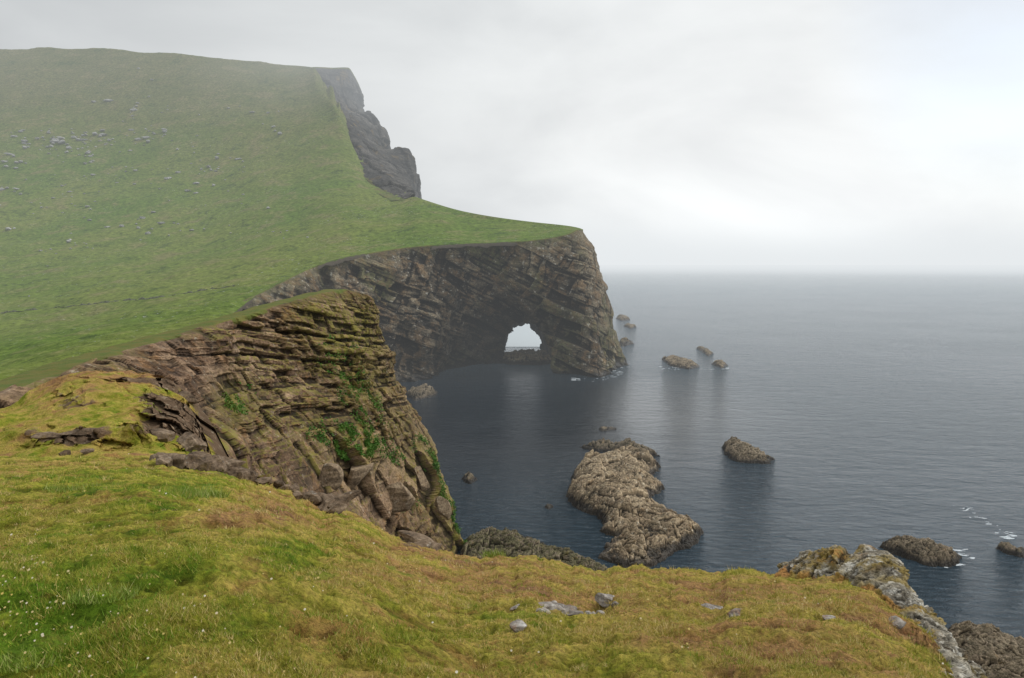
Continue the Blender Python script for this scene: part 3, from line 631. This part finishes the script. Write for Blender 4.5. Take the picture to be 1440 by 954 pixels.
for k in range(40):
    u=random.uniform(215,480); v=np.interp(u,[215,300,380,480],[646,659,680,720])+random.uniform(-2,7)
    s=.12+.32*random.random()**2; stone('rubble_stone','small crumbled brown stone on the broken turf rim above the gully','stone',G(u,v),(s*random.uniform(1,1.8),s,s*.8),300+k,(random.uniform(-.4,.4),random.uniform(-.4,.4),random.uniform(0,6)),M_slab,'crumbled stones along the turf rim',sink=0.1)
for k in range(12):
    stone('pebble','small pale pebble half buried around the whitish flat stone','stone',G(random.gauss(800,34),random.gauss(860,5)),(.055+.05*random.random(),.05,.04),360+k,(0,0,random.uniform(0,6)),M_stone,'pebbles around the whitish stone',sink=0.3)
for a in [('long flat slab lying on the left slope of the knoll',118,610,(.9,.5,.16),21,(0,.03,.1)),
 ('small slab left of the long flat slab on the knoll',66,614,(.5,.3,.14),22,(0,0,.3)),
 ('small dark stone on the grass below the knoll',92,640,(.22,.18,.15),23,(0,0,.3)),
 ('pale pebble sized stone below the knoll slab',122,636,(.2,.15,.14),24,(0,0,.8)),
 ('tilted block outcrop on the right shoulder of the knoll',266,562,(.9,.6,.4),25,(.1,.1,-.5)),
 ('brown block above the gully at the foot of the knoll',266,628,(.8,.6,.45),27,(.15,.2,-.4)),
 ('grey brown block at the lower right of the knoll',225,616,(.6,.45,.3),29,(.1,.1,-.3))]:
    stone('outcrop_block',a[0],'rock',KN(a[1],a[2]),a[3],a[4],a[5],M_slab,cuts=10,lo=0.45,sink=0.3)
for a in [('largest pale angular slab low on the near cliff',505,665,(4.2,2.0,4.2),31,(.45,-.65,.9)),
 ('tilted tan slab right of the largest pale slab',560,695,(3.6,1.9,3.4),32,(.35,-.75,.7)),
 ('tall tan slab below the green plants on the near cliff',592,672,(2.2,1.6,3.6),33,(.3,-.6,.9)),
 ('pale boulder at the left end of the slabs on the near cliff',455,668,(2.6,1.7,2.0),35,(.3,-.4,.8)),
 ('narrow slab near the outer edge of the near cliff',622,712,(1.8,1.4,3.0),36,(.2,-.6,.9))]:
    stone('cliff_slab',a[0],'rock slab',SPU(a[1],a[2])+np.array([.3,-.5,-1.0]),a[3],a[4],a[5],M_tan,cuts=8,lo=0.28,rough=0.03)
# hillside stones
protos=[]
hU,hV=hill_uv[0].ravel(),hill_uv[1].ravel()
cl=[(120,195,80,16,56),(60,200,60,12,30),(200,190,60,18,22),(118,217,16,8,12),(290,238,20,6,15),(20,229,22,6,10),(8,265,14,4,5),(320,225,36,20,9),(150,280,140,40,34),(230,322,50,16,12),(105,345,24,9,9),(60,300,60,34,14),(330,270,70,44,10),(190,140,110,30,16),(380,180,34,34,7),(200,250,110,34,22),(440,330,70,10,5),(60,370,60,20,6),(30,440,40,20,3)]
n=0
for (u,v,su,sv,c) in cl:
    for k in range(c):
        at=where(u+random.gauss(0,su*0.6),v+random.gauss(0,sv*0.6),hU,hV,hp)
        s=(0.7+1.8*random.random()**2.5)*(1.6 if v<230 else 1.1 if v<360 else .45)
        if n<7:
            v_=stone_v(200+n,(1,0.8,0.6)); o=raw('hill_stone',v_,IF,M_hst); protos.append(o)
        else:
            o=protos[n%7].copy(); col.objects.link(o)
        o.location=Vector(at)+Vector((0,0,0.25*s)); o.scale=(s*random.uniform(.7,1.5),s,s*random.uniform(.6,1.0)); o.rotation_euler=(0,0,random.uniform(0,6))
        T(o,'small grey stone lying among others on the distant green hillside','stone','stones scattered on the hillside'); n+=1
# old dyke
line=[(-40,446),(0,441),(60,434),(120,429),(160,424),(215,420),(270,411),(330,402)]
lu=np.interp(np.linspace(0,7,320),range(8),[a for a,b in line]); lv=np.interp(np.linspace(0,7,320),range(8),[b for a,b in line])
cpt=np.array([where(a,b,hU,hV,hp) for a,b in zip(lu,lv)])
for _ in range(3): cpt[1:-1]=(cpt[:-2]+cpt[1:-1]*2+cpt[2:])/4
ht=0.26+0.6*vn(np.stack([np.arange(320)*0.21,np.zeros(320),np.zeros(320)],-1),5)
prof=[(-0.9,-0.4),(-0.55,0.7),(0,1.0),(0.55,0.7),(0.9,-0.4)]
wp=np.stack([cpt+np.stack([np.zeros(320),np.full(320,a),ht*b-0.1],-1)+rng.normal(0,0.12,(320,3)) for a,b in prof])
T(grid('stone_wall',wp,M_wall),'low ruined drystone dyke crossing the green valley at left','wall')

# ---------------------------------------------------------------- plants
def blades(name,root,L,W,tone,mat,lean=0.6):
    n=len(root); az=rng.uniform(0,2*math.pi,n); ln=rng.uniform(0.1,lean,n)*L
    tip=root+np.stack([np.cos(az)*ln,np.sin(az)*ln,L*rng.uniform(.6,1,n)],-1)
    a2=rng.uniform(0,2*math.pi,n); sd=np.stack([np.cos(a2)*W,np.sin(a2)*W,0*W],-1)
    V=np.concatenate([root-sd,root+sd,tip]); i=np.arange(n); Fc=np.stack([i,i+n,i+2*n],-1)
    return raw(name,V,Fc,mat,{'tone':np.tile(tone,3)})
def samp(n):
    r=rng.uniform(0,NR-1.01,n); c=rng.uniform(0,NC-1.01,n); i=r.astype(int); j=c.astype(int); fr_=(r-i)[:,None]; fc_=(c-j)[:,None]
    q=(gp[i,j]*(1-fr_)*(1-fc_)+gp[i+1,j]*fr_*(1-fc_)+gp[i,j+1]*(1-fr_)*fc_+gp[i+1,j+1]*fr_*fc_)
    return q,dry[i,j],rk[i,j],gu[i,j],gv[i,j],gcav[i,j]
q,dd,rk_,uu,vv,cv_=samp(560000)
ok=(vv<1010)&(uu>-80)&(uu<1450)&(rk_<0.36); q,dd,cv_=q[ok],dd[ok],cv_[ok]
nz=fbm(q*np.array([.9,.9,0]),3,141); n2=fbm(q*np.array([3.5,3.5,0]),2,142)
ok=rng.uniform(0,1,len(q))<0.10+0.85*sstep(-0.20,0.30,nz+0.7*n2-0.3*cv_); q,dd,nz,n2=q[ok],dd[ok],nz[ok],n2[ok]
d=q[:,1]; L=(0.014+0.0016*d)*rng.uniform(.5,2.0,len(q))*(1+0.7*sstep(0.5,0.1,dd)+0.7*sstep(0.1,0.5,n2))
tone=np.clip(dd*0.82+nz*0.4+n2*0.2+rng.normal(0,0.28,len(q)),0,1)
# tussocks: denser, longer bunches growing through the short turf
qc,dc,rc,uc,vc,_=samp(3000)
ok=(vc<1000)&(uc>-60)&(uc<1330)&(rc<0.36); qc,dc=qc[ok],dc[ok]; m_=46
dd2=qc[:,1]; rad=(0.03+0.006*dd2)*rng.uniform(.6,1.5,len(qc))
az=rng.uniform(0,6.283,(len(qc),m_)); rr_=rad[:,None]*np.sqrt(rng.uniform(0,1,(len(qc),m_)))
qt=np.stack([qc[:,None,0]+np.cos(az)*rr_,qc[:,None,1]+np.sin(az)*rr_,np.repeat(qc[:,2:3],m_,1)-0.3*np.sin(az)*rr_-0.012],-1).reshape(-1,3)
Lt=np.repeat((0.022+0.0030*dd2)*rng.uniform(.6,1.7,len(qc)),m_)*rng.uniform(.5,1.2,len(qt))
tt_=np.clip(np.repeat(np.clip(dc*0.9+rng.normal(0.10,0.30,len(qc)),0,1),m_)+rng.normal(0,0.12,len(qt)),0,1)
q=np.concatenate([q,qt]); L=np.concatenate([L,Lt]); tone=np.concatenate([tone,tt_]); d=q[:,1]
T(blades('grass',q-np.array([0,0,.004]),L,0.0012+0.00030*d,tone,M_blade,1.0),'short yellow green grass covering the foreground turf','grass',kind='stuff')
# tufts
for (lab,u,v,n,L0,r_) in [('pale green grass tuft on the slope below the knoll',268,698,900,.26,.6),('broad low grass tuft left of the pale one',122,688,800,.18,.7),
  ('coarse green grass tuft at the lower left',145,835,500,.10,.22),('bright green tuft in the bottom left corner',40,925,600,.09,.2),('small green tuft near the bottom at right of centre',962,918,100,.05,.06),('dark green tuft at the turf edge above the cove',690,772,300,.25,.3)]:
    c0=G(u,v); a=rng.uniform(0,6.28,n); rd=r_*np.sqrt(rng.uniform(0,1,n))
    root=np.stack([c0[0]+np.cos(a)*rd,c0[1]+np.sin(a)*rd,c0[2]-.03-0.25*np.sin(a)*rd],-1)
    o=blades('grass_tuft',root,L0*rng.uniform(.4,1.1,n),np.full(n,0.0022+0.0004*c0[1]),np.clip(rng.normal(.42,.25,n),0,1),M_tuft,0.9)
    T(o,lab,'grass tuft')
# flowers
q,dd,rk_,uu,vv,_=samp(30000)
pr=0.30*np.exp(-((uu-30)/60)**2-((vv-850)/45)**2)+0.07*np.exp(-((uu-150)/160)**2-((vv-860)/90)**2)+0.06*np.exp(-((uu-580)/120)**2-((vv-800)/30)**2)+0.008
ok=(rng.uniform(0,1,len(q))<pr)&(vv<980)&(uu>-20)&(uu<1340); q=q[ok]; n=len(q)
q=q+np.stack([0*q[:,0],0*q[:,0],0.025+0.002*q[:,1]],-1); s=(0.005+0.0007*q[:,1])*rng.uniform(.4,1.3,n)
a=np.linspace(0,2*math.pi,7)[:-1]; V=(q[:,None,:]+np.stack([np.cos(a)[None]*s[:,None],np.sin(a)[None]*s[:,None]*.8,np.sin(a)[None]*s[:,None]*.6],-1)).reshape(-1,3)
T(raw('flowers',V,np.arange(n*6).reshape(n,6),M_petal,{'tone':np.repeat(rng.uniform(0,1,n),6)}),'tiny straw and white flower heads dotted in the turf','flowers',kind='stuff')
# leafy growth on near cliff
LV=[]
fl=pf.reshape(-1,3); fu,fv=pu2.ravel(),pv2.ravel()
for (u,v,r_,n) in [(498,622,32,2600),(518,545,46,1300),(455,612,26,400),(337,562,24,400),(572,708,16,400),(668,765,16,500),(612,664,24,800),(557,632,28,700),(480,500,36,400),(640,700,24,800),(520,590,30,400),(600,625,22,500),(650,735,18,500)]:
    k=np.where((fu-u)**2+((fv-v)*1.1)**2<r_**2)[0]
    if len(k)==0: continue
    k=k[fl[k,1]<fl[k,1].min()+14]
    dens=fbm(fl[k]*0.6,3,151); k2=k[dens>0.08]
    if len(k2)<20: k2=k
    LV.append(fl[rng.choice(k2,n)]+rng.normal(0,.15,(n,3))+np.array([.25,-.25,.2]))
c0=np.concatenate(LV); n=len(c0); s=rng.uniform(.08,.24,n)
a_=rng.normal(size=(n,3)); a_/=np.linalg.norm(a_,axis=1,keepdims=True); b_=np.cross(a_,rng.normal(size=(n,3))); b_/=np.linalg.norm(b_,axis=1,keepdims=True)
V=np.stack([c0-a_*s[:,None],c0+b_*s[:,None]*.5,c0+a_*s[:,None],c0-b_*s[:,None]*.5],1).reshape(-1,3)
tn=np.clip(0.4+0.8*fbm(c0*0.3,3,152)+rng.normal(0,.15,n),0,1)
T(raw('cliff_plants',V,np.arange(4*n).reshape(n,4),M_leaf,{'tone':np.repeat(tn,4)}),'bright green leafy plants growing in patches on the near cliff','plants',kind='stuff')

# ---------------------------------------------------------------- sky and sun
SE,SA=math.radians(48),math.radians(62)
w=bpy.data.worlds.new('World'); scene.world=w; w.use_nodes=True; w.node_tree.nodes.clear(); g=NT(w.node_tree)
dr=g.n('TexCoord').outputs['Generated']; sx=g.n('SeparateXYZ',{0:dr})
sky=g.n('TexSky',sky_type='NISHITA',sun_disc=False,sun_elevation=SE,sun_rotation=SA)
base=g.ramp(sx.outputs[2],[(0.0,(0.82,0.85,0.865)),(0.05,(0.86,0.88,0.89)),(0.16,(0.86,0.875,0.88)),(0.35,(0.78,0.80,0.81)),(1.0,(0.83,0.86,0.89))])
mp=g.n('Mapping',{'Vector':dr,'Scale':(1.3,1.3,3.2),'Location':(0.3,0.1,0.2)}).outputs[0]
cl1=g.noise(mp,1.8,6,0.5,0.3)
c=g.mix(1.0,base,g.ramp(cl1,[(0.32,(0.86,0.865,0.87)),(0.68,(1.12,1.12,1.11))]),'MULTIPLY')
c=g.mix(1.0,c,g.ramp(g.mr(sx.outputs[0],-0.6,0.45),[(0.0,(0.74,0.75,0.76)),(0.5,(0.91,0.915,0.92)),(1.0,(1.17,1.165,1.16))]),'MULTIPLY')
c=g.mix(g.mr(sx.outputs[2],0.0,0.08,0.95,0.0),c,FAR)
gap=g.n('VectorMath',{0:dr,1:(0.575,0.77,0.28)},operation='DOT_PRODUCT').outputs['Value']
gapm=g.m('MULTIPLY',g.m('MULTIPLY',g.mr(gap,0.965,1.0),g.mr(cl1,0.35,0.6,0.5,1.0)),0.38)
b1=g.n('Background',{0:sky.outputs[0],1:0.15}); b2=g.n('Background',{0:c,1:1.0})
ms=g.n('MixShader',{0:gapm,1:b2.outputs[0],2:b1.outputs[0]}); o=g.n('OutputWorld'); g.nt.links.new(ms.outputs[0],o.inputs[0])
L=bpy.data.lights.new('sun','SUN'); L.energy=1.4; L.angle=math.radians(12); L.color=(1,0.96,0.9)
so=bpy.data.objects.new('sun',L); col.objects.link(so)
dirv=Vector((math.sin(SA)*math.cos(SE),math.cos(SA)*math.cos(SE),math.sin(SE)))
so.rotation_euler=dirv.to_track_quat('Z','Y').to_euler(); so.location=(60,60,200)

cam=bpy.data.cameras.new('camera'); co=bpy.data.objects.new('camera',cam); col.objects.link(co)
cam.sensor_width=36; cam.lens=36*F/1440; cam.clip_start=0.1; cam.clip_end=300000
co.location=(0,0,H); co.rotation_euler=(math.pi/2-PITCH,0,0)
scene.camera=co
scene.view_settings.view_transform='Standard'; scene.view_settings.look='None'; scene.view_settings.exposure=0
